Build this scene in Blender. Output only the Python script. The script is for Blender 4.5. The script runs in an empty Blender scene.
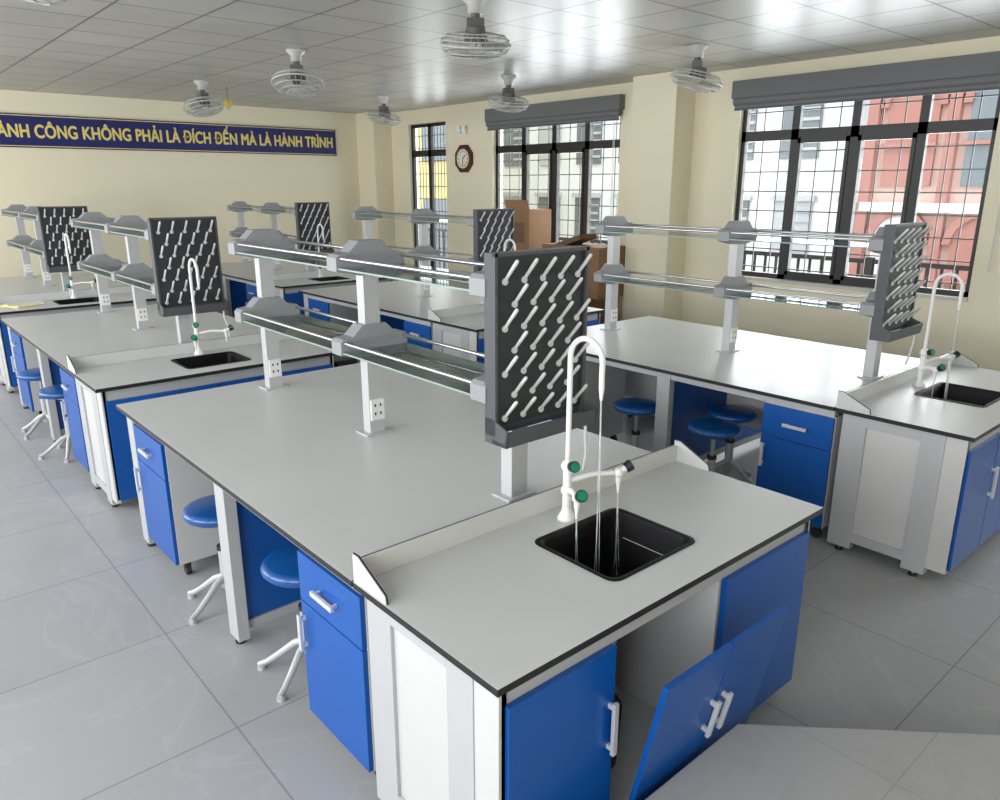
import bpy, bmesh, math, random
from mathutils import Vector, Matrix
random.seed(4)
S=bpy.context.scene
COL=S.collection
# ------------------------------------------------------------ materials
def mat(name,col,rough=.5,metal=0.0,spec=.5,noise=0,nscale=8,bump=0,coat=0):
    m=bpy.data.materials.new(name); m.use_nodes=True
    nt=m.node_tree; b=nt.nodes['Principled BSDF']
    b.inputs['Base Color'].default_value=(*col,1)
    b.inputs['Roughness'].default_value=rough
    b.inputs['Metallic'].default_value=metal
    b.inputs['Specular IOR Level'].default_value=spec
    if coat: b.inputs['Coat Weight'].default_value=coat
    if noise or bump:
        tc=nt.nodes.new('ShaderNodeTexCoord'); n=nt.nodes.new('ShaderNodeTexNoise')
        n.inputs['Scale'].default_value=nscale; n.inputs['Detail'].default_value=4
        nt.links.new(tc.outputs['Object'],n.inputs['Vector'])
        if noise:
            mx=nt.nodes.new('ShaderNodeMix'); mx.data_type='RGBA'
            mx.inputs[6].default_value=(*[c*(1-noise) for c in col],1)
            mx.inputs[7].default_value=(*[min(1,c*(1+noise)) for c in col],1)
            nt.links.new(n.outputs['Fac'],mx.inputs[0]); nt.links.new(mx.outputs[2],b.inputs['Base Color'])
        if bump:
            bp=nt.nodes.new('ShaderNodeBump'); bp.inputs['Strength'].default_value=bump; bp.inputs['Distance'].default_value=.01
            nt.links.new(n.outputs['Fac'],bp.inputs['Height']); nt.links.new(bp.outputs['Normal'],b.inputs['Normal'])
    return m
M={}
M['top']=mat('benchtop_grey',(.57,.575,.57),.36,noise=.05,nscale=3)
M['edge']=mat('phenolic_black',(.012,.012,.013),.4)
M['frame']=mat('frame_grey',(.43,.44,.455),.4,noise=.04)
M['panel']=mat('panel_white',(.54,.54,.54),.45,noise=.04)
M['blue']=mat('laminate_blue',(.003,.082,.36),.33,noise=.06,nscale=3)
M['handle']=mat('handle_alu',(.75,.75,.76),.3,metal=.4)
M['chrome']=mat('chrome',(.60,.61,.63),.28,metal=1)
M['bracket']=mat('bracket_grey',(.28,.29,.305),.5)
M['post']=mat('post_alu',(.50,.51,.52),.38,metal=.15)
M['rack']=mat('rack_charcoal',(.026,.029,.034),.6)
M['rackside']=mat('rack_side_grey',(.075,.08,.09),.55)
M['white']=mat('plastic_white',(.80,.80,.79),.35)
M['peg']=mat('peg_white',(.66,.67,.67),.4)
M['sink']=mat('sink_black',(.003,.003,.004),.5,spec=.2)
M['knobg']=mat('knob_green',(.0,.22,.12),.35)
M['knobb']=mat('knob_black',(.015,.015,.03),.35)
M['seat']=mat('seat_blue',(.005,.08,.30),.3,coat=.3)
M['stool']=mat('stool_grey',(.50,.51,.52),.35,metal=.2)
M['rubber']=mat('rubber_black',(.02,.02,.02),.7)
M['dark']=mat('window_frame_dark',(.014,.013,.013),.45)
M['bars']=mat('grille_dark',(.04,.04,.04),.5)
M['wall']=mat('wall_cream',(.80,.74,.56),.75,noise=.03,nscale=2)
M['fan']=mat('fan_white',(.48,.48,.46),.4)
M['fanm']=mat('fan_motor_dark',(.10,.10,.10),.5)
M['blind']=mat('blind_grey',(.15,.155,.16),.7)
M['cardboard']=mat('cardboard',(.27,.15,.075),.8,noise=.12)
M['cardboard2']=mat('cardboard_dark',(.17,.095,.05),.8,noise=.12)
M['tape']=mat('tape',(.45,.33,.16),.3)
M['navy']=mat('banner_blue',(.010,.014,.12),.5)
M['gold']=mat('banner_gold',(.78,.64,.20),.5)
M['wood']=mat('clock_wood',(.06,.015,.008),.35)
M['clockface']=mat('clock_face',(.75,.75,.72),.4)
M['green']=mat('sign_green',(.02,.3,.1),.4)
M['paper']=mat('paper',(.7,.68,.6),.7)
M['yellow']=mat('book_yellow',(.75,.6,.1),.6)
M['redb']=mat('facade_red',(.42,.19,.155),.8,noise=.08)
M['pinkb']=mat('facade_pink',(.62,.42,.36),.8,noise=.06)
M['whiteb']=mat('facade_white',(.80,.83,.84),.8,noise=.05)
M['shut']=mat('facade_shutter',(.50,.53,.55),.7)
M['yellowb']=mat('facade_yellow',(.78,.60,.25),.8)
M['darkglass']=mat('facade_glass',(.18,.21,.23),.25)
M['grass']=mat('ground_outside',(.30,.30,.28),.9)
def glassmat(name,tint,g,add=0,col=(.9,.95,.93)):
    m=bpy.data.materials.new(name); m.use_nodes=True; nt=m.node_tree; nt.nodes.clear()
    o=nt.nodes.new('ShaderNodeOutputMaterial'); mx=nt.nodes.new('ShaderNodeMixShader')
    t=nt.nodes.new('ShaderNodeBsdfTransparent'); t.inputs[0].default_value=(*tint,1)
    gl=nt.nodes.new('ShaderNodeBsdfGlossy'); gl.inputs['Roughness'].default_value=.05; gl.inputs[0].default_value=(*col,1)
    fr=nt.nodes.new('ShaderNodeLayerWeight'); fr.inputs[0].default_value=g
    nt.links.new(fr.outputs['Fresnel'],mx.inputs[0])
    nt.links.new(t.outputs[0],mx.inputs[1]); nt.links.new(gl.outputs[0],mx.inputs[2])
    out=mx
    if add:
        d=nt.nodes.new('ShaderNodeBsdfDiffuse'); d.inputs[0].default_value=(.85,.92,.9,1)
        m2=nt.nodes.new('ShaderNodeMixShader'); m2.inputs[0].default_value=add
        nt.links.new(mx.outputs[0],m2.inputs[1]); nt.links.new(d.outputs[0],m2.inputs[2]); out=m2
    nt.links.new(out.outputs[0],o.inputs[0])
    return m
M['glass']=glassmat('shelf_glass',(.93,.965,.95),.18,.04)
M['wglass']=glassmat('window_glass',(.95,.97,.97),.12)
M['water']=glassmat('water',(.95,.97,.98),.5,.45,(1,1,1))
M['glassedge']=mat('glass_edge',(.26,.35,.33),.3)
def tilemat(name,c1,c2,mortar,size,msize,rough,veins=True,off=(0,0),vein=.94):
    m=bpy.data.materials.new(name); m.use_nodes=True; nt=m.node_tree; b=nt.nodes['Principled BSDF']
    N=nt.nodes.new; L=nt.links.new
    tc=N('ShaderNodeTexCoord'); mp=N('ShaderNodeMapping'); mp.inputs['Location'].default_value=(off[0],off[1],0)
    L(tc.outputs['Object'],mp.inputs[0])
    br=N('ShaderNodeTexBrick'); br.offset=0; br.squash=1
    br.inputs['Scale'].default_value=1; br.inputs['Brick Width'].default_value=size; br.inputs['Row Height'].default_value=size
    br.inputs['Mortar Size'].default_value=msize; br.inputs['Mortar Smooth'].default_value=.1
    br.inputs['Color1'].default_value=(*c1,1); br.inputs['Color2'].default_value=(*c2,1); br.inputs['Mortar'].default_value=(*mortar,1)
    L(mp.outputs[0],br.inputs[0])
    n=N('ShaderNodeTexNoise'); n.inputs['Scale'].default_value=1.3; n.inputs['Detail'].default_value=8; n.inputs['Distortion'].default_value=1.2
    L(tc.outputs['Object'],n.inputs[0])
    rmp=N('ShaderNodeValToRGB'); e=rmp.color_ramp.elements
    if veins:
        e[0].position=.485; e[0].color=(1,1,1,1); e[1].position=.515; e[1].color=(1,1,1,1)
        x=rmp.color_ramp.elements.new(.5); x.color=(vein,vein,vein,1)
        x=rmp.color_ramp.elements.new(.7); x.color=(.93,.93,.93,1)
    else:
        e[0].position=.3; e[0].color=(.88,.88,.88,1); e[1].position=.7; e[1].color=(1,1,1,1)
    L(n.outputs['Fac'],rmp.inputs[0])
    mx=N('ShaderNodeMix'); mx.data_type='RGBA'; mx.blend_type='MULTIPLY'; mx.inputs[0].default_value=1
    L(br.outputs['Color'],mx.inputs[6]); L(rmp.outputs[0],mx.inputs[7]); L(mx.outputs[2],b.inputs['Base Color'])
    b.inputs['Roughness'].default_value=rough
    return m
M['floor']=tilemat('floor_tile',(.365,.37,.38),(.350,.355,.365),(.23,.23,.235),.8,.0035,.42,vein=1.08)
M['dais']=tilemat('dais_tile',(.38,.38,.38),(.37,.37,.37),(.30,.30,.30),.8,.0025,.5,off=(.35,.2))
M['ceil']=tilemat('ceiling_tile',(.43,.43,.42),(.47,.47,.46),(.11,.11,.108),.6,.010,.33,veins=False,off=(.1,.1))
# ------------------------------------------------------------ mesh builder
class MB:
    def __init__(s): s.v=[];s.f=[];s.m=[];s.mats=[];s.sm=[]
    def mi(s,k):
        if k not in s.mats: s.mats.append(k)
        return s.mats.index(k)
    def add(s,vs,fs,k,smooth=False,ks=None):
        o=len(s.v); s.v+= [tuple(v) for v in vs]
        for i,f in enumerate(fs):
            s.f.append([o+a for a in f]); s.m.append(s.mi(ks[i] if ks else k)); s.sm.append(smooth)
    def box(s,x0,x1,y0,y1,z0,z1,k,top=None,mtx=None):
        vs=[Vector(p) for p in [(x0,y0,z0),(x1,y0,z0),(x1,y1,z0),(x0,y1,z0),(x0,y0,z1),(x1,y0,z1),(x1,y1,z1),(x0,y1,z1)]]
        if mtx: vs=[mtx@v for v in vs]
        fs=[(0,3,2,1),(4,5,6,7),(0,1,5,4),(1,2,6,5),(2,3,7,6),(3,0,4,7)]
        s.add(vs,fs,k,ks=[k,top or k,k,k,k,k])
    def cyl(s,p0,p1,r0,k,r1=None,n=16,cap=True):
        p0=Vector(p0);p1=Vector(p1); r1=r0 if r1 is None else r1
        d=(p1-p0).normalized(); a=d.orthogonal().normalized(); b=d.cross(a)
        A=[p0+(a*math.cos(2*math.pi*i/n)+b*math.sin(2*math.pi*i/n))*r0 for i in range(n)]
        B=[p1+(a*math.cos(2*math.pi*i/n)+b*math.sin(2*math.pi*i/n))*r1 for i in range(n)]
        s.add(A+B,[(i,(i+1)%n,n+(i+1)%n,n+i) for i in range(n)],k,True)
        if cap:
            s.add(A,[tuple(reversed(range(n)))],k); s.add(B,[tuple(range(n))],k)
    def tube(s,pts,r,k,n=8,closed=False,flat=1):
        pts=[Vector(p) for p in pts]; N=len(pts); rings=[]
        prev=None
        for i,p in enumerate(pts):
            if closed: d=(pts[(i+1)%N]-pts[i-1])
            else: d=pts[min(i+1,N-1)]-pts[max(i-1,0)]
            d.normalize()
            if prev is None: a=d.orthogonal().normalized()
            else:
                a=prev-d*prev.dot(d)
                a=a.normalized() if a.length>1e-6 else d.orthogonal().normalized()
            prev=a; b=d.cross(a)
            rr=r[i] if isinstance(r,(list,tuple)) else r
            rings.append([p+(a*math.cos(2*math.pi*j/n)+b*math.sin(2*math.pi*j/n))*rr for j in range(n)])
        vs=[v for R in rings for v in R]; fs=[]
        for i in range(N if closed else N-1):
            i2=(i+1)%N
            for j in range(n):
                fs.append((i*n+j,i*n+(j+1)%n,i2*n+(j+1)%n,i2*n+j))
        s.add(vs,fs,k,True)
        if not closed:
            s.add(rings[0],[tuple(reversed(range(n)))],k); s.add(rings[-1],[tuple(range(n))],k)
    def lathe(s,prof,k,c=(0,0,0),n=32,axis='z'):
        vs=[];fs=[]
        for r,z in prof:
            for j in range(n):
                a=2*math.pi*j/n
                p=(r*math.cos(a),r*math.sin(a),z)
                if axis=='x': p=(z,p[0],p[1])
                vs.append((c[0]+p[0],c[1]+p[1],c[2]+p[2]))
        for i in range(len(prof)-1):
            for j in range(n): fs.append((i*n+j,i*n+(j+1)%n,(i+1)*n+(j+1)%n,(i+1)*n+j))
        s.add(vs,fs,k,True)
    def prism(s,poly,a0,a1,k,axis='y'):
        def P(u,v,a):
            return (u,a,v) if axis=='y' else ((a,u,v) if axis=='x' else (u,v,a))
        n=len(poly)
        A=[P(u,v,a0) for u,v in poly]; B=[P(u,v,a1) for u,v in poly]
        s.add(A+B,[tuple(range(n)),tuple(reversed(range(n,2*n)))]+[(i,n+i,n+(i+1)%n,(i+1)%n) for i in range(n)],k)
    def sphere(s,c,r,k,sz=1,n=12):
        prof=[(max(1e-4,r*math.sin(math.pi*i/n)),-r*sz*math.cos(math.pi*i/n)) for i in range(n+1)]
        s.lathe(prof,k,c,n=16)
    def mesh(s,name):
        me=bpy.data.meshes.new(name); me.from_pydata(s.v,[],s.f)
        for k in s.mats: me.materials.append(M[k])
        for i,p in enumerate(me.polygons): p.material_index=s.m[i]; p.use_smooth=s.sm[i]
        bm=bmesh.new(); bm.from_mesh(me); bmesh.ops.recalc_face_normals(bm,faces=bm.faces); bm.to_mesh(me); bm.free()
        return me
def place(me,name,loc=(0,0,0),rz=0,bev=0,scale=None):
    o=bpy.data.objects.new(name,me); o.location=loc; o.rotation_euler=(0,0,rz)
    if scale: o.scale=scale
    COL.objects.link(o)
    if bev:
        b=o.modifiers.new('bevel','BEVEL'); b.width=bev; b.segments=2; b.limit_method='ANGLE'; b.angle_limit=math.radians(50)
    return o
# ------------------------------------------------------------ bench module (local origin: front-left top corner)
W=1.57; H=.80; YS=.657; Y1=.664; Y2=3.12
def rrect(x0,x1,y0,y1,r,z,n=5):
    out=[]
    for cx,cy,a0 in [(x1-r,y1-r,0),(x0+r,y1-r,90),(x0+r,y0+r,180),(x1-r,y0+r,270)]:
        for i in range(n+1):
            a=math.radians(a0+90*i/n); out.append((cx+r*math.cos(a),cy+r*math.sin(a),z))
    return out
def handle_v(b,x,y,z0,z1,axis):
    if axis=='-y':
        b.box(x-.009,x+.009,y-.03,y-.018,z0,z1,'handle'); b.box(x-.006,x+.006,y-.02,y,z0+.01,z0+.025,'handle'); b.box(x-.006,x+.006,y-.02,y,z1-.025,z1-.01,'handle')
    else:
        s=-1 if axis=='-x' else 1
        xs=sorted([x+s*.03,x+s*.018]); b.box(xs[0],xs[1],y-.009,y+.009,z0,z1,'handle')
        xs=sorted([x,x+s*.02]); b.box(xs[0],xs[1],y-.006,y+.006,z0+.01,z0+.025,'handle'); b.box(xs[0],xs[1],y-.006,y+.006,z1-.025,z1-.01,'handle')
def sink_unit(opened):
    b=MB()
    sx0,sx1,sy0,sy1=.585,.99,.15,.49
    o=[(0,0),(W,0),(W,YS),(0,YS)]; i=[(sx0,sy0),(sx1,sy0),(sx1,sy1),(sx0,sy1)]
    vs=[(*p,H) for p in o]+[(*p,H) for p in i]+[(*p,H-.022) for p in o]+[(*p,H-.022) for p in i]
    fs=[];ks=[]
    for a in range(4):
        c=(a+1)%4
        fs.append((a,c,4+c,4+a)); ks.append('top')
        fs.append((8+a,12+a,12+c,8+c)); ks.append('edge')
        fs.append((a,8+a,8+c,c)); ks.append('edge')
        fs.append((4+a,4+c,12+c,12+a)); ks.append('edge')
    b.add(vs,fs,'top',ks=ks)
    L=[rrect(sx0-.012,sx1+.012,sy0-.012,sy1+.012,.04,H+.001),rrect(sx0-.012,sx1+.012,sy0-.012,sy1+.012,.04,H+.003),
       rrect(sx0+.004,sx1-.004,sy0+.004,sy1-.004,.035,H+.003),rrect(sx0+.01,sx1-.01,sy0+.01,sy1-.01,.035,H-.01),
       rrect(sx0+.02,sx1-.02,sy0+.02,sy1-.02,.04,H-.22),rrect(sx0+.05,sx1-.05,sy0+.05,sy1-.05,.04,H-.25)]
    n=len(L[0]); vs=[v for l in L for v in l]; fs=[]
    for a in range(len(L)-1):
        for j in range(n): fs.append((a*n+j,a*n+(j+1)%n,(a+1)*n+(j+1)%n,(a+1)*n+j))
    b.add(vs,fs,'sink',True); b.add(L[-1],[tuple(range(n))],'sink')
    b.cyl(((sx0+sx1)/2,.32,H-.25),((sx0+sx1)/2,.32,H-.243),.035,'chrome')
    b.box(0.012,W-.012,YS-.016,YS,H,H+.07,'top')
    b.box(0.012,W-.012,YS-.004,YS+.001,H,H+.071,'edge')
    for x0,x1 in ((0.004,.016),(W-.012,W)):
        pr=[(YS,H),(YS,H+.09),(YS-.03,H+.09),(YS-.05,H+.08),(YS-.17,H+.024),(YS-.175,H)]
        b.prism(pr,x0,x1,'top','x')
        pe=[(YS+.0015,H),(YS+.0015,H+.0925),(YS-.03,H+.0925),(YS-.05,H+.0825),(YS-.172,H+.0255),(YS-.178,H)]
        b.prism(pe,x0+.003,x1-.003,'edge','x')
    zt=H-.022
    for xa,s in ((.025,1),(W-.025,-1)):
        def bx(u0,u1,y0,y1,z0,z1,k):
            xs=sorted([xa+s*u0,xa+s*u1]); b.box(xs[0],xs[1],y0,y1,z0,z1,k)
        bx(0,.05,.50,.625,.03,zt,'frame'); bx(0,.05,.125,.235,.03,zt,'frame')
        bx(.012,.03,.03,.63,.09,zt,'panel'); bx(0,.04,.235,.50,.07,.12,'frame'); bx(.0,.04,.235,.50,.72,zt,'frame')
        bx(.004,.03,.03,.125,.07,zt,'panel')
        for yy in (.565,.18):
            b.cyl((xa+s*.025,yy,0),(xa+s*.025,yy,.012),.02,'rubber'); b.cyl((xa+s*.025,yy,.01),(xa+s*.025,yy,.035),.009,'chrome')
    b.box(.05,W-.05,.035,.06,.71,zt,'frame')
    b.box(.05,W-.05,.61,.628,.08,zt,'panel')
    b.box(.05,W-.05,.04,.61,.075,.093,'panel')
    for xd in (.455,.985): b.box(xd-.009,xd+.009,.04,.61,.09,.71,'panel')
    b.box(.05,.10,.04,.06,.09,.71,'frame')
    z0,z1=.085,.712
    b.box(.05,.447,.016,.034,z0,z1,'blue'); handle_v(b,.425,.016,.38,.55,'-y')
    b.box(.985,W-.05,.016,.034,z0,z1,'blue')
    if not opened: handle_v(b,1.01,.016,.38,.55,'-y')
    if not opened:
        b.box(.455,.713,.016,.034,z0,z1,'blue'); b.box(.719,.977,.016,.034,z0,z1,'blue')
        handle_v(b,.69,.016,.38,.55,'-y'); handle_v(b,.742,.016,.38,.55,'-y')
    else:
        b.tube([(.79,.32,H-.25),(.79,.32,.42),(.79,.36,.36),(.79,.44,.36),(.79,.48,.42),(.79,.5,.46),(.79,.6,.46)],.02,'white')
        b.lathe([(.001,.094),(.09,.094),(.10,.30),(.001,.31)],'rubber',(.62,.25,0))
    return b.mesh('lab_sink_cabinet')
def table():
    b=MB(); zt=H-.022
    b.box(0,W,Y1,Y2,zt,H,'edge',top='top')
    ys=[(1.74,1.84),(Y2-.16,Y2-.06)]
    for y0,y1 in ys:
        for xa,xb in ((.03,.08),(W-.08,W-.03)):
            b.box(xa,xb,y0,y1,.03,zt,'frame')
            b.cyl(((xa+xb)/2,(y0+y1)/2,0),((xa+xb)/2,(y0+y1)/2,.012),.022,'rubber'); b.cyl(((xa+xb)/2,(y0+y1)/2,.01),((xa+xb)/2,(y0+y1)/2,.035),.009,'chrome')
        ym=(y0+y1)/2
        b.box(.08,W-.08,ym-.02,ym+.02,.70,zt,'frame'); b.box(.08,W-.08,ym-.02,ym+.02,.06,.10,'frame')
    for xa,xb in ((.035,.075),(W-.075,W-.035)):
        b.box(xa,xb,Y1+.01,Y2-.1,.735,zt,'frame')
    ym=1.79; b.box(.08,W-.08,ym-.009,ym+.009,.10,.70,'blue')
    b.box(W/2-.012,W/2+.012,Y1+.1,Y2-.1,.30,zt,'panel')
    for side in (0,1):
        for (c0,c1) in ((Y1+.004,Y1+.42),(Y2-.62,Y2-.17)):
            X0,X1=(.045,.52) if side==0 else (W-.52,W-.045)
            b.box(X0,X1,c0,c1,.085,.732,'panel')
            if side==0: fx0,fx1,ax,xh=X0-.018,X0,'-x',X0-.018
            else: fx0,fx1,ax,xh=X1,X1+.018,'+x',X1+.018
            b.box(fx0,fx1,c0+.003,c1-.003,.545,.728,'blue'); b.box(fx0,fx1,c0+.003,c1-.003,.088,.54,'blue')
            ymid=(c0+c1)/2; s=-1 if side==0 else 1
            xs=sorted([xh+s*.03,xh+s*.018]); b.box(xs[0],xs[1],ymid-.07,ymid+.07,.625,.643,'handle')
            for yy in (ymid-.055,ymid+.055):
                xs=sorted([xh,xh+s*.02]); b.box(xs[0],xs[1],yy-.006,yy+.006,.628,.640,'handle')
            handle_v(b,xh,c1-.03,.36,.50,ax)
            for yy in (c0+.05,c1-.05):
                for xx in (X0+.05,X1-.05):
                    b.cyl((xx-.012,yy,.028),(xx+.012,yy,.028),.028,'rubber'); b.box(xx-.016,xx+.016,yy-.012,yy+.012,.04,.085,'rubber')
    return b.mesh('lab_bench')
PX=.80; PYS=(.83,1.82,2.91); ZL=1.21; ZU=1.58
def shelf():
    b=MB()
    for i,y in enumerate(PYS):
        b.box(PX-.04,PX+.04,y-.03,y+.03,H+.005,ZU+.02,'post')
        b.box(PX-.07,PX+.07,y-.05,y+.05,H,H+.008,'post')
        for z in (ZL,ZU):
            b.prism([(PX-.175,z-.010),(PX-.175,z+.048),(PX-.16,z+.062),(PX-.11,z+.068),(PX-.06,z+.115),(PX+.06,z+.115),(PX+.11,z+.068),(PX+.16,z+.062),(PX+.175,z+.048),(PX+.175,z-.010),(PX+.06,z-.035),(PX-.06,z-.035)],y-.042,y+.042,'bracket','y')
        if i>0:
            b.box(PX-.035,PX+.035,y-.04,y-.028,H+.07,H+.17,'white')
            for zz in (H+.095,H+.135):
                b.box(PX-.018,PX-.010,y-.0415,y-.039,zz,zz+.014,'rubber'); b.box(PX+.010,PX+.018,y-.0415,y-.039,zz,zz+.014,'rubber')
    for a in range(2):
        y0,y1=PYS[a]+.03,PYS[a+1]-.03
        for z in (ZL,ZU):
            b.box(PX-.165,PX+.165,y0,y1,z-.002,z+.006,'glass')
            for s in (-1,1):
                xs=sorted([PX+s*.165,PX+s*.168]); b.box(xs[0],xs[1],y0,y1,z-.002,z+.006,'glassedge')
                b.cyl((PX+s*.155,y0,z+.045),(PX+s*.155,y1,z+.045),.0085,'chrome',n=10)
    return b.mesh('reagent_shelf')
def dryrack():
    b=MB(); cx=.855; x0,x1=cx-.225,cx+.225; yb=.797; yf=.745; z0,z1=1.09,1.715
    b.box(x0,x1,yf+.012,yb,z0,z1,'rackside')
    b.box(x0+.012,x1-.012,yf+.006,yf+.013,z0+.03,z1-.012,'rack')
    b.box(x0,x0+.012,yf-.004,yf+.012,z0,z1,'rackside'); b.box(x1-.012,x1,yf-.004,yf+.012,z0,z1,'rackside'); b.box(x0,x1,yf-.004,yf+.012,z1-.012,z1,'rackside')
    b.prism([(yf+.012,z0-.03),(yf-.060,z0-.03),(yf-.070,z0+.03),(yf-.063,z0+.03),(yf-.053,z0-.018),(yf+.012,z0-.012)],x0,x1,'rackside','x')
    for xa in (x0,x1-.006): b.prism([(yb,z0-.03),(yf-.060,z0-.03),(yf-.070,z0+.03),(yf+.012,z0+.06),(yb,z0+.06)],xa,xa+.006,'rackside','x')
    b.tube([(x1-.03,yf-.04,z0-.03),(x1-.03,yf-.04,z0-.08),(x1,yf-.02,z0-.16),(x1+.01,yf,H+.05)],.006,'white')
    rows=7
    for r in range(rows):
        z=z0+.055+r*(z1-z0-.15)/(rows-1)
        n=5 if r%2==0 else 4
        for c in range(n):
            x=x0+.05+(c+(0 if r%2==0 else .5))*(.45-.10)/4
            p=Vector((x,yf+.006,z)); d=Vector((0,-.66,.75))
            b.cyl(p,p+Vector((0,-.006,0)),.012,'peg',n=10)
            b.tube([p,p+d*.02,p+d*.08,p+d*.095,p+d*.1],[.006,.0062,.0072,.0066,.003],'peg',n=8)
    return b.mesh('drying_rack')
def faucet(water):
    b=MB(); x,y=.79,.545
    b.lathe([(.001,H+.0005),(.032,H+.0005),(.032,H+.012),(.02,H+.03),(.015,H+.05)],'white',(x,y,0))
    b.cyl((x,y,H+.03),(x,y,H+.22),.0155,'white'); b.sphere((x,y,H+.20),.023,'white'); b.sphere((x,y,H+.11),.022,'white')
    zt=1.385
    pts=[(x,y,H+.18),(x,y,zt)]
    R=.07
    for i in range(1,15):
        a=math.pi*i/15*1.05; pts.append((x,y-R+R*math.cos(a),zt+R*math.sin(a)))
    pts+= [(x,y-2*R+.001,1.345),(x,y-2*R,1.30)]
    b.tube(pts,.0095,'white',n=12)
    b.cyl((x,y-2*R,1.31),(x,y-2*R,1.265),.0095,'white',.005)
    def arm(dx,dy,z,l,noz=True):
        d=Vector((dx,dy,0)).normalized(); p=Vector((x,y,z))
        q=p+d*l+Vector((0,0,.012))
        b.tube([p,p+d*l*.5+Vector((0,0,.016)),q],.010,'white',n=10)
        b.sphere(tuple(q),.018,'white')
        if noz:
            b.cyl(q,q+Vector((0,0,-.035)),.010,'white'); b.cyl(q+Vector((0,0,-.03)),q+Vector((0,0,-.075)),.008,'white',.004)
        u=d*.6+Vector((0,0,.35)); u.normalize()
        b.cyl(q+u*.012,q+u*.03,.012,'white'); b.cyl(q+u*.028,q+u*.052,.019,'knobb',.021); b.cyl(q+u*.052,q+u*.056,.017,'knobg')
        return q
    q1=arm(.88,-.45,H+.145,.19); q2=arm(-.45,-.9,H+.11,.10)
    p=Vector((x,y,H+.2)); u=Vector((-.3,-.9,.25)).normalized()
    b.cyl(p,p+u*.03,.011,'white'); b.cyl(p+u*.03,p+u*.054,.018,'knobb',.02); b.cyl(p+u*.054,p+u*.058,.016,'knobg')
    if water:
        for q in (q1+Vector((0,0,-.075)),q2+Vector((0,0,-.075)),Vector((x,y-2*R,1.265))):
            for m in range(3):
                n=14; a=m*2.1; pts=[]
                for i in range(n+1):
                    f=i/n; sp=.0015+.010*f*f
                    pts.append((q.x+math.cos(a+f*2)*sp,q.y-.01*f+math.sin(a+f*2)*sp,q.z-(q.z-.56)*f))
                b.tube(pts,[.0015+.0007*math.sin(i*2.3+m) for i in range(n+1)],'water',n=6)
    return b.mesh('lab_faucet')
me_su=[sink_unit(False),sink_unit(True)]; me_t=table(); me_s=shelf(); me_d=dryrack(); me_f=faucet(True); me_f0=faucet(False)
POS=[(.975,1.13),(.975,4.66),(.975,8.19),(3.825,1.045),(3.79,4.66),(3.785,8.19)]
for i,(x,y) in enumerate(POS):
    place(me_su[1 if i==0 else 0],'lab_sink_cabinet',(x,y,0),bev=.0012)
    place(me_t,'lab_bench',(x,y,0),bev=.0012)
    place(me_s,'reagent_shelf',(x,y,0),bev=.004)
    place(me_d,'drying_rack',(x,y,0))
    place(me_f if i in (0,3) else me_f0,'lab_faucet',(x,y,0))
b=MB()
hgt=math.hypot(.645,.135)
for xa,xb in ((0,.312),(.318,.63)): b.box(xa,xb,-.009,.009,0,hgt,'blue')
for xx in (.285,.345):
    b.box(xx-.009,xx+.009,-.04,-.028,.33,.47,'handle'); b.box(xx-.006,xx+.006,-.03,-.009,.34,.355,'handle'); b.box(xx-.006,xx+.006,-.03,-.009,.445,.46,'handle')
b.box(.05,.58,.009,.02,.1,.14,'frame')
o=place(b.mesh('loose_cabinet_doors'),'loose_cabinet_doors',(1.445,1.13,.004),bev=.0015); o.rotation_euler=(math.atan2(.135,.645),0,0)
# ------------------------------------------------------------ stools
def stool():
    b=MB()
    b.lathe([(.001,.455),(.12,.455),(.145,.46),(.158,.475),(.16,.488),(.152,.502),(.13,.508),(.001,.510)],'seat')
    b.cyl((0,0,.43),(0,0,.456),.05,'stool'); b.cyl((0,0,.25),(0,0,.44),.013,'chrome'); b.cyl((0,0,.09),(0,0,.29),.026,'stool'); b.cyl((0,0,.285),(0,0,.305),.03,'rubber')
    for i in range(5):
        a=i*math.pi*.4+.25; c,s=math.cos(a),math.sin(a)
        b.tube([(c*.02,s*.02,.14),(c*.06,s*.06,.125),(c*.13,s*.13,.07),(c*.18,s*.18,.035),(c*.215,s*.215,.022)],[.017,.016,.014,.013,.012],'stool',n=10)
        b.cyl((c*.205,s*.205,0),(c*.205,s*.205,.02),.017,'stool')
    return b.mesh('lab_stool')
me_st=stool()
for x,y,r in [(1.17,2.54,.9),(1.12,3.27,.7),(1.06,6.08,.3),(1.04,6.78,.9),(1.03,9.6,.2),(3.89,2.46,.4),(3.91,3.08,.1),(4.25,2.56,.8),(3.90,6.1,.2),(3.90,6.7,1),(5.35,6.3,.3)]:
    place(me_st,'lab_stool',(x,y,0),rz=r)
# ------------------------------------------------------------ room
XW=7.5; YW=12.0; ZC=3.1; XL=-2.4; YB=-2.6
def simple(name,boxes,bev=0):
    b=MB()
    for bx in boxes: b.box(*bx)
    return place(b.mesh(name),name,bev=bev)
simple('floor',[(XL-.2,XW+.2,YB-.2,YW+.2,-.1,0,'floor')])
simple('ceiling',[(XL-.2,XW+.2,YB-.2,YW+.2,ZC,ZC+.1,'ceil')])
simple('wall_banner_side',[(XL-.2,XW+.2,YW,YW+.2,0,ZC,'wall')])
simple('wall_behind_camera',[(XL-.2,XW+.2,YB-.2,YB,0,ZC,'wall')])
def wall_open(name,x0,x1,ops):
    b=MB(); y=YB
    for (a,c,z0,z1) in ops:
        b.box(x0,x1,y,a,0,ZC,'wall')
        if z0>0: b.box(x0,x1,a,c,0,z0,'wall')
        b.box(x0,x1,a,c,z1,ZC,'wall'); y=c
    b.box(x0,x1,y,YW,0,ZC,'wall')
    return place(b.mesh(name),name)
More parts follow.
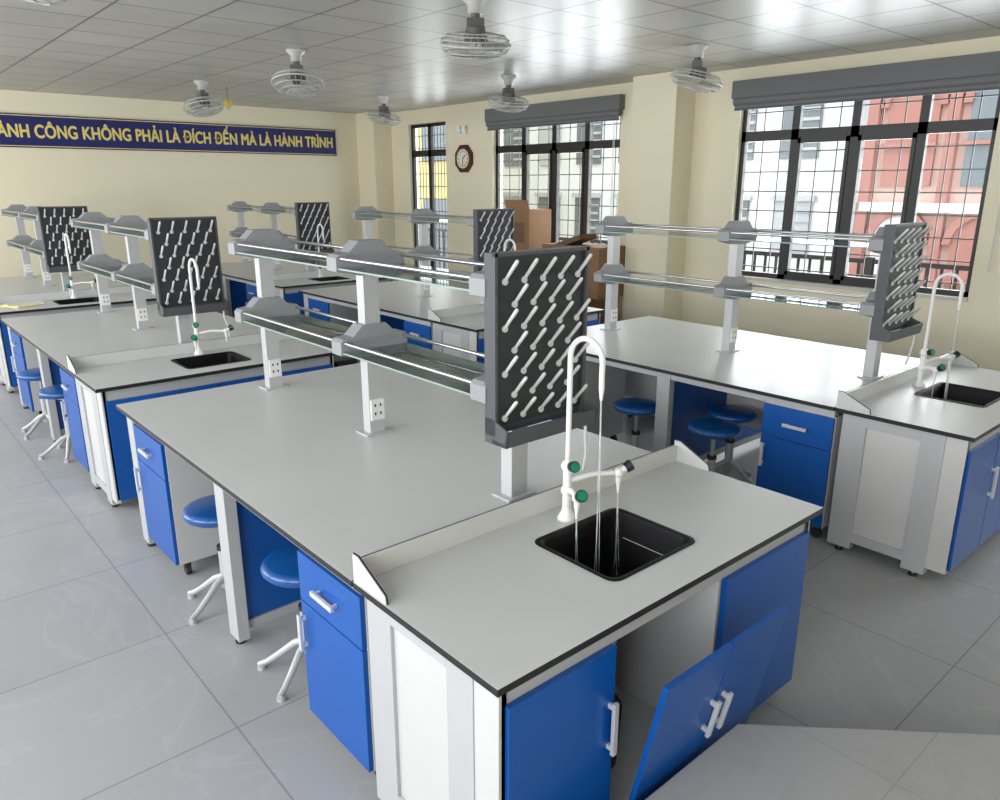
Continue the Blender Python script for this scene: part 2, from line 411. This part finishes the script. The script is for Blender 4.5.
WIN=[(-1.6,.8,.96,2.9),(2.30,4.74,.96,2.9),(6.38,8.79,.96,2.9)]  # first opening is out of view, added to keep the lighting even
wall_open('wall_window_side',XW,XW+.2,WIN+[(9.92,10.95,0,2.88)])
LW=[(-1.9,.9,.9,2.9),(1.6,4.6,.9,2.9),(5.4,8.4,.9,2.9),(9.0,11.4,.9,2.9)]  # unseen openings, added to bring light in from this side
wall_open('wall_corridor_side',XL-.2,XL,LW)
simple('trim_column',[(7.15,XW,5.32,5.93,0,ZC,'wall')]); simple('trim_column_corner',[(7.15,XW,11.45,YW,0,ZC,'wall')])
def window(idx,y0,y1,z0,z1,n=4,door=False):
    b=MB(); X=XW+.06; t=.05
    b.box(X,X+t,y0,y0+.05,z0,z1,'dark'); b.box(X,X+t,y1-.05,y1,z0,z1,'dark')
    b.box(X,X+t,y0,y1,z0,z0+.05,'dark'); b.box(X,X+t,y0,y1,z1-.05,z1,'dark')
    zt=2.42; b.box(X,X+t,y0,y1,zt-.05,zt+.05,'dark')
    for i in range(1,n):
        yy=y0+(y1-y0)*i/n; b.box(X,X+t,yy-.04,yy+.04,z0,z1,'dark')
    if not door:
        for i in (1,2):
            ya=y0+(y1-y0)*i/n+.04; yb=y0+(y1-y0)*(i+1)/n-.04
            for q in ((ya,ya+.035,z0+.05,zt-.035),(yb-.035,yb,z0+.05,zt-.035),(ya,yb,z0+.05,z0+.09),(ya,yb,zt-.085,zt-.035)):
                b.box(X-.01,X+t,q[0],q[1],q[2],q[3],'dark')
        b.box(XW-.02,XW+.06,y0,y1,z0-.03,z0-.001,'panel')
    b.box(X+.02,X+.026,y0,y1,z0,z1,'wglass')
    Xg=XW+.155
    z=z0+.10
    while z<z1-.05: b.box(Xg,Xg+.012,y0,y1,z-.006,z+.006,'bars'); z+=.20
    n2=12
    for i in range(1,n2): 
        yy=y0+(y1-y0)*i/n2; b.box(Xg,Xg+.010,yy-.005,yy+.005,z0,z1,'bars')
    return place(b.mesh('win'),('door_%d'%idx) if door else ('window_%d'%idx))
for i,w in enumerate(WIN): window(i+1,*w)
window(1,9.925,10.945,0.002,2.875,2,True)
for y0,y1 in ((-1.75,.95),(2.05,4.80),(6.33,8.85)):
    b=MB(); b.box(XW-.10,XW-.001,y0,y1,2.80,2.97,'blind'); b.cyl((XW-.055,y0+.02,2.77),(XW-.055,y1-.02,2.77),.045,'blind',n=20)
    b.box(XW-.07,XW-.064,y0+.03,y1-.03,2.70,2.77,'blind'); b.box(XW-.078,XW-.056,y0+.03,y1-.03,2.68,2.70,'rackside')
    for yy in (y0+.12,):
        b.cyl((XW-.03,yy,1.2),(XW-.03,yy,2.75),.004,'white',n=6); b.cyl((XW-.05,yy,1.2),(XW-.05,yy,2.75),.004,'white',n=6)
    place(b.mesh('roller_blind'),'roller_blind')
# banner
b=MB(); b.box(1.2,6.72,YW-.03,YW-.001,2.40,2.82,'navy'); b.box(1.22,6.70,YW-.033,YW-.03,2.415,2.425,'gold'); b.box(1.22,6.70,YW-.033,YW-.03,2.795,2.805,'gold')
ban=place(b.mesh('wall_banner'),'wall_banner')
for k,(dx,dz) in enumerate(((0,0),(.006,0),(-.006,0),(0,.006),(0,-.006))):
    tx=bpy.data.curves.new('banner_text','FONT'); tx.body='THÀNH CÔNG KHÔNG PHẢI LÀ ĐÍCH ĐẾN MÀ LÀ HÀNH TRÌNH'; tx.size=.2; tx.extrude=.002; tx.align_x='RIGHT'; tx.space_character=1.03
    to=bpy.data.objects.new('lettering',tx); COL.objects.link(to); tx.materials.append(M['gold'])
    bpy.context.view_layer.update()
    wd=to.dimensions.x; sx=(6.66-1.62)/wd; to.scale=(sx,1.15,1)
    to.rotation_euler=(math.pi/2,0,0); to.location=(6.66+dx,YW-.034-.0004*k,2.53+dz); to.parent=ban
# clock
b=MB(); n=8
def octo(r): return [(9.44+r*math.cos(math.pi*(2*i+1)/8),2.31+r*math.sin(math.pi*(2*i+1)/8)) for i in range(8)]
b.prism(octo(.215),XW-.04,XW,'wood','x'); b.lathe([(.001,0),(.135,0)],'clockface',(XW-.043,9.44,2.31),axis='x')
b.lathe([(.13,-.0),(.135,-.010),(.142,-.010),(.145,.003)],'gold',(XW-.043,9.44,2.31),axis='x')
for i in range(12):
    a=i*math.pi/6; yy=9.44+.11*math.sin(a); zz=2.31+.11*math.cos(a); b.box(XW-.047,XW-.044,yy-.008,yy+.008,zz-.010,zz+.010,'rubber')
b.tube([(XW-.048,9.44,2.31),(XW-.048,9.38,2.36)],.006,'rubber'); b.tube([(XW-.05,9.44,2.31),(XW-.05,9.44,2.21)],.004,'rubber')
place(b.mesh('wall_clock'),'wall_clock')
b=MB(); b.box(XW-.06,XW,9.36,9.56,2.66,2.72,'white'); b.cyl((XW-.05,9.40,2.72),(XW-.05,9.40,2.78),.04,'white'); b.cyl((XW-.05,9.52,2.72),(XW-.05,9.52,2.78),.04,'white'); b.box(XW-.064,XW-.06,9.44,9.48,2.68,2.70,'green')
place(b.mesh('emergency_light'),'emergency_light')
# dais
b=MB(); b.prism([(-1.6,YB+.03),(-1.6,1.045),(1.93,1.045),(2.60,.385),(3.25,-.26),(3.25,YB+.03)],0,.25,'dais','z'); place(b.mesh('dais'),'teacher_platform',bev=.006)
# cardboard boxes
b=MB()
b.box(6.65,7.2,6.2,7.15,0,.62,'cardboard'); b.box(6.7,7.2,5.95,6.9,.62,1.22,'cardboard'); b.box(6.69,6.7,6.38,6.44,.62,1.22,'tape')
b.box(6.75,7.25,7.2,7.75,0,.85,'cardboard2'); b.box(6.8,7.2,7.25,7.7,.85,1.62,'cardboard')
b.prism([(7.25,1.62),(7.7,1.62),(7.74,1.74),(7.29,1.74)],6.8,6.805,'cardboard','x')
b.box(6.795,6.8,7.35,7.6,1.2,1.45,'cardboard2')
mt=Matrix.Translation((6.72,6.3,1.23))@Matrix.Rotation(math.radians(-18),4,'X'); b.box(0,.3,-.05,.4,0.06,.12,'cardboard2',mtx=mt)
b.box(6.64,6.65,6.3,6.7,.15,.5,'paper')
place(b.mesh('cardboard_boxes'),'cardboard_boxes')
# papers on the far bench
b=MB(); b.box(1.15,1.45,8.5,8.72,H,H+.012,'paper'); mt=Matrix.Translation((1.2,8.35,H))@Matrix.Rotation(.4,4,'Z'); b.box(0,.21,0,.29,.0,.008,'yellow',mtx=mt); b.box(.02,.2,.02,.27,.008,.012,'paper',mtx=mt)
place(b.mesh('papers'),'exercise_books',loc=(0,0,.001))
# ------------------------------------------------------------ fans
def fan():
    b=MB()
    b.lathe([(.001,0),(.085,0),(.085,-.02),(.05,-.05),(.05,-.10),(.001,-.10)],'fan',(0,0,ZC))
    b.cyl((0,0,ZC-.10),(0,0,ZC-.18),.03,'fanm'); b.box(-.055,.055,-.04,.04,ZC-.23,ZC-.13,'fanm')
    T=Matrix.Translation((0,0,ZC-.285))@Matrix.Rotation(math.radians(14),4,'X')
    def t(p): return T@Vector(p)
    b.cyl(t((0,0,.11)),t((0,0,.02)),.06,'fanm',.08); b.cyl(t((0,0,-.07)),t((0,0,-.085)),.055,'fan')
    for R,z in ((.23,0),(.225,.03),(.19,.055),(.12,.068),(.205,-.045),(.15,-.07),(.09,-.078)):
        b.tube([t((R*math.cos(2*math.pi*i/28),R*math.sin(2*math.pi*i/28),z)) for i in range(28)],.0045 if abs(z)>.01 else .009,'fan',n=5,closed=True)
    for i in range(28):
        a=2*math.pi*i/28; c,s=math.cos(a),math.sin(a)
        b.tube([t((c*r,s*r,z)) for r,z in ((.07,.07),(.14,.066),(.2,.05),(.232,0),(.205,-.045),(.15,-.07),(.05,-.078))],.0022,'fan',n=4)
    for i in range(3):
        a=2*math.pi*i/3; P=[]
        for r,w,tw in ((.04,.03,.02),(.1,.09,.025),(.17,.11,.02),(.205,.07,.012)):
            for sgn in (-1,1):
                x,y=r,sgn*w*.5+.2*r
                P.append(t((x*math.cos(a)-y*math.sin(a),x*math.sin(a)+y*math.cos(a),sgn*tw-.01)))
        b.add(P,[(0,1,3,2),(2,3,5,4),(4,5,7,6)],'fan',True)
    return b.mesh('ceiling_fan')
mf=fan()
for x,y,r in ((3.42,4.18,-.6),(6.0,4.26,.5),(3.45,6.78,2.6),(6.02,6.78,-.4),(3.58,9.45,3.4),(6.05,9.4,.3),(.8,4.18,1),(.8,6.75,2),(.8,9.35,3)):
    place(mf,'ceiling_fan',(x,y,0),rz=r)
b=MB(); b.cyl((4.0,9.75,ZC-.28),(4.0,9.75,ZC),.003,'rubber',n=6); b.sphere((4.0,9.75,ZC-.20),.05,'yellow'); place(b.mesh('ball'),'hanging_yellow_ball')
# ------------------------------------------------------------ outside
simple('courtyard_ground',[(XW+.3,60,-40,60,-3.6,-3.5,'grass')])
b=MB()
b.box(20,24,6.0,40,-3.5,12,'whiteb')
for y in range(17):
    for z in range(5):
        yy=6.4+y*1.9; zz=-2.6+z*2.6
        b.box(19.93,20.0,yy,yy+1.1,zz,zz+1.5,'darkglass' if (y+z)%3 else 'shut')
        b.box(19.85,19.95,yy-.1,yy+1.2,zz+1.5,zz+1.65,'shut')
        for q in range(5): b.box(19.88,19.94,yy,yy+.5,zz+.2+q*.25,zz+.28+q*.25,'shut')
place(b.mesh('white_building'),'white_building')
b=MB()
b.box(16.5,19.5,-14,7.3,-3.5,12,'pinkb')
for y in range(14):
    yy=7.0-y*1.5
    for z in range(5):
        zz=-3.3+z*2.6
        poly=[(yy-.95,zz)]+[(yy-.475-.475*math.cos(math.pi*i/10),zz+1.5+.55*math.sin(math.pi*i/10)) for i in range(11)]+[(yy,zz)]
        b.prism(poly,16.42,16.55,'darkglass' if (y+z)%3==0 else ('whiteb' if (z+y)%2 else 'redb'),'x')
        for i in range(10):
            a0=math.pi*i/10;a1=math.pi*(i+1)/10
            q=[(yy-.475+r*math.cos(a),zz+1.5+r*1.1*math.sin(a)) for r,a in ((.475,a0),(.62,a0),(.62,a1),(.475,a1))]
            b.prism(q,16.35,16.5,'redb','x')
        b.box(16.3,16.42,yy-1.0,yy+.05,zz+.75,zz+.82,'redb')
    b.box(16.35,16.5,yy+.17,yy+.38,-3.5,12,'redb')
for z in range(6): b.box(16.28,16.5,-14,7.3,-3.80+z*2.6,-3.62+z*2.6,'whiteb')
place(b.mesh('red_arcade_building'),'red_arcade_building')
b=MB(); b.box(14,14.4,17.5,30,-3.5,8,'yellowb')
for i in range(6):
    b.box(13.9,14.0,18.4+i*2,19.6+i*2,-1,1.5,'darkglass'); b.box(13.9,14.0,18.4+i*2,19.6+i*2,2.6,4.5,'darkglass')
place(b.mesh('yellow_building'),'yellow_building')
b=MB()
b.box(9.0,9.05,-4,14,1.05,1.1,'bars'); b.box(9.0,9.05,-4,14,.2,.24,'bars'); b.box(7.72,9.1,-4,14,-.2,0,'whiteb')
for i in range(120): b.box(9.01,9.04,-4+i*.15,-3.975+i*.15,0,1.06,'bars')
for i in range(7): b.box(8.98,9.07,-4+i*2.6,-3.92+i*2.6,0,1.12,'bars')
place(b.mesh('balcony_railing'),'balcony_railing')
# ------------------------------------------------------------ light
w=bpy.data.worlds.new('sky'); S.world=w; w.use_nodes=True
bg=w.node_tree.nodes['Background']; bg.inputs[0].default_value=(.94,.97,1,1); bg.inputs[1].default_value=2.6
def area(name,loc,rot,sx,sy,p,col=(1,1,1)):
    l=bpy.data.lights.new(name,'AREA'); l.shape='RECTANGLE'; l.size=sx; l.size_y=sy; l.energy=p; l.color=col
    o=bpy.data.objects.new(name,l); o.location=loc; o.rotation_euler=rot; COL.objects.link(o); return o
for i,(a,c,z0,z1) in enumerate(LW):
    area('fill_corridor_side',(XL-.02,(a+c)/2,(z0+z1)/2),(0,-math.pi/2,0),z1-z0,c-a,92,(.97,.98,1))  # added fill lamps, set in the unseen side openings
for i,(a,c,z0,z1) in enumerate(WIN+[(9.92,10.95,.3,2.88)]):
    area('daylight_window',(XW+.19,(a+c)/2,(z0+z1)/2),(0,math.pi/2,0),z1-z0,c-a,125 if i<3 else 40,(.96,.98,1))  # first lamp sits in the added unseen window
# ------------------------------------------------------------ camera
cd=bpy.data.cameras.new('camera'); cam=bpy.data.objects.new('camera',cd); COL.objects.link(cam)
cam.location=(0,0,1.93); cam.rotation_euler=(math.radians(74),0,math.radians(-41)); cd.lens=27.04; cd.sensor_width=36; cd.clip_start=.02
S.camera=cam
S.view_settings.view_transform='Standard'
S.view_settings.look='None'
S.view_settings.exposure=.14
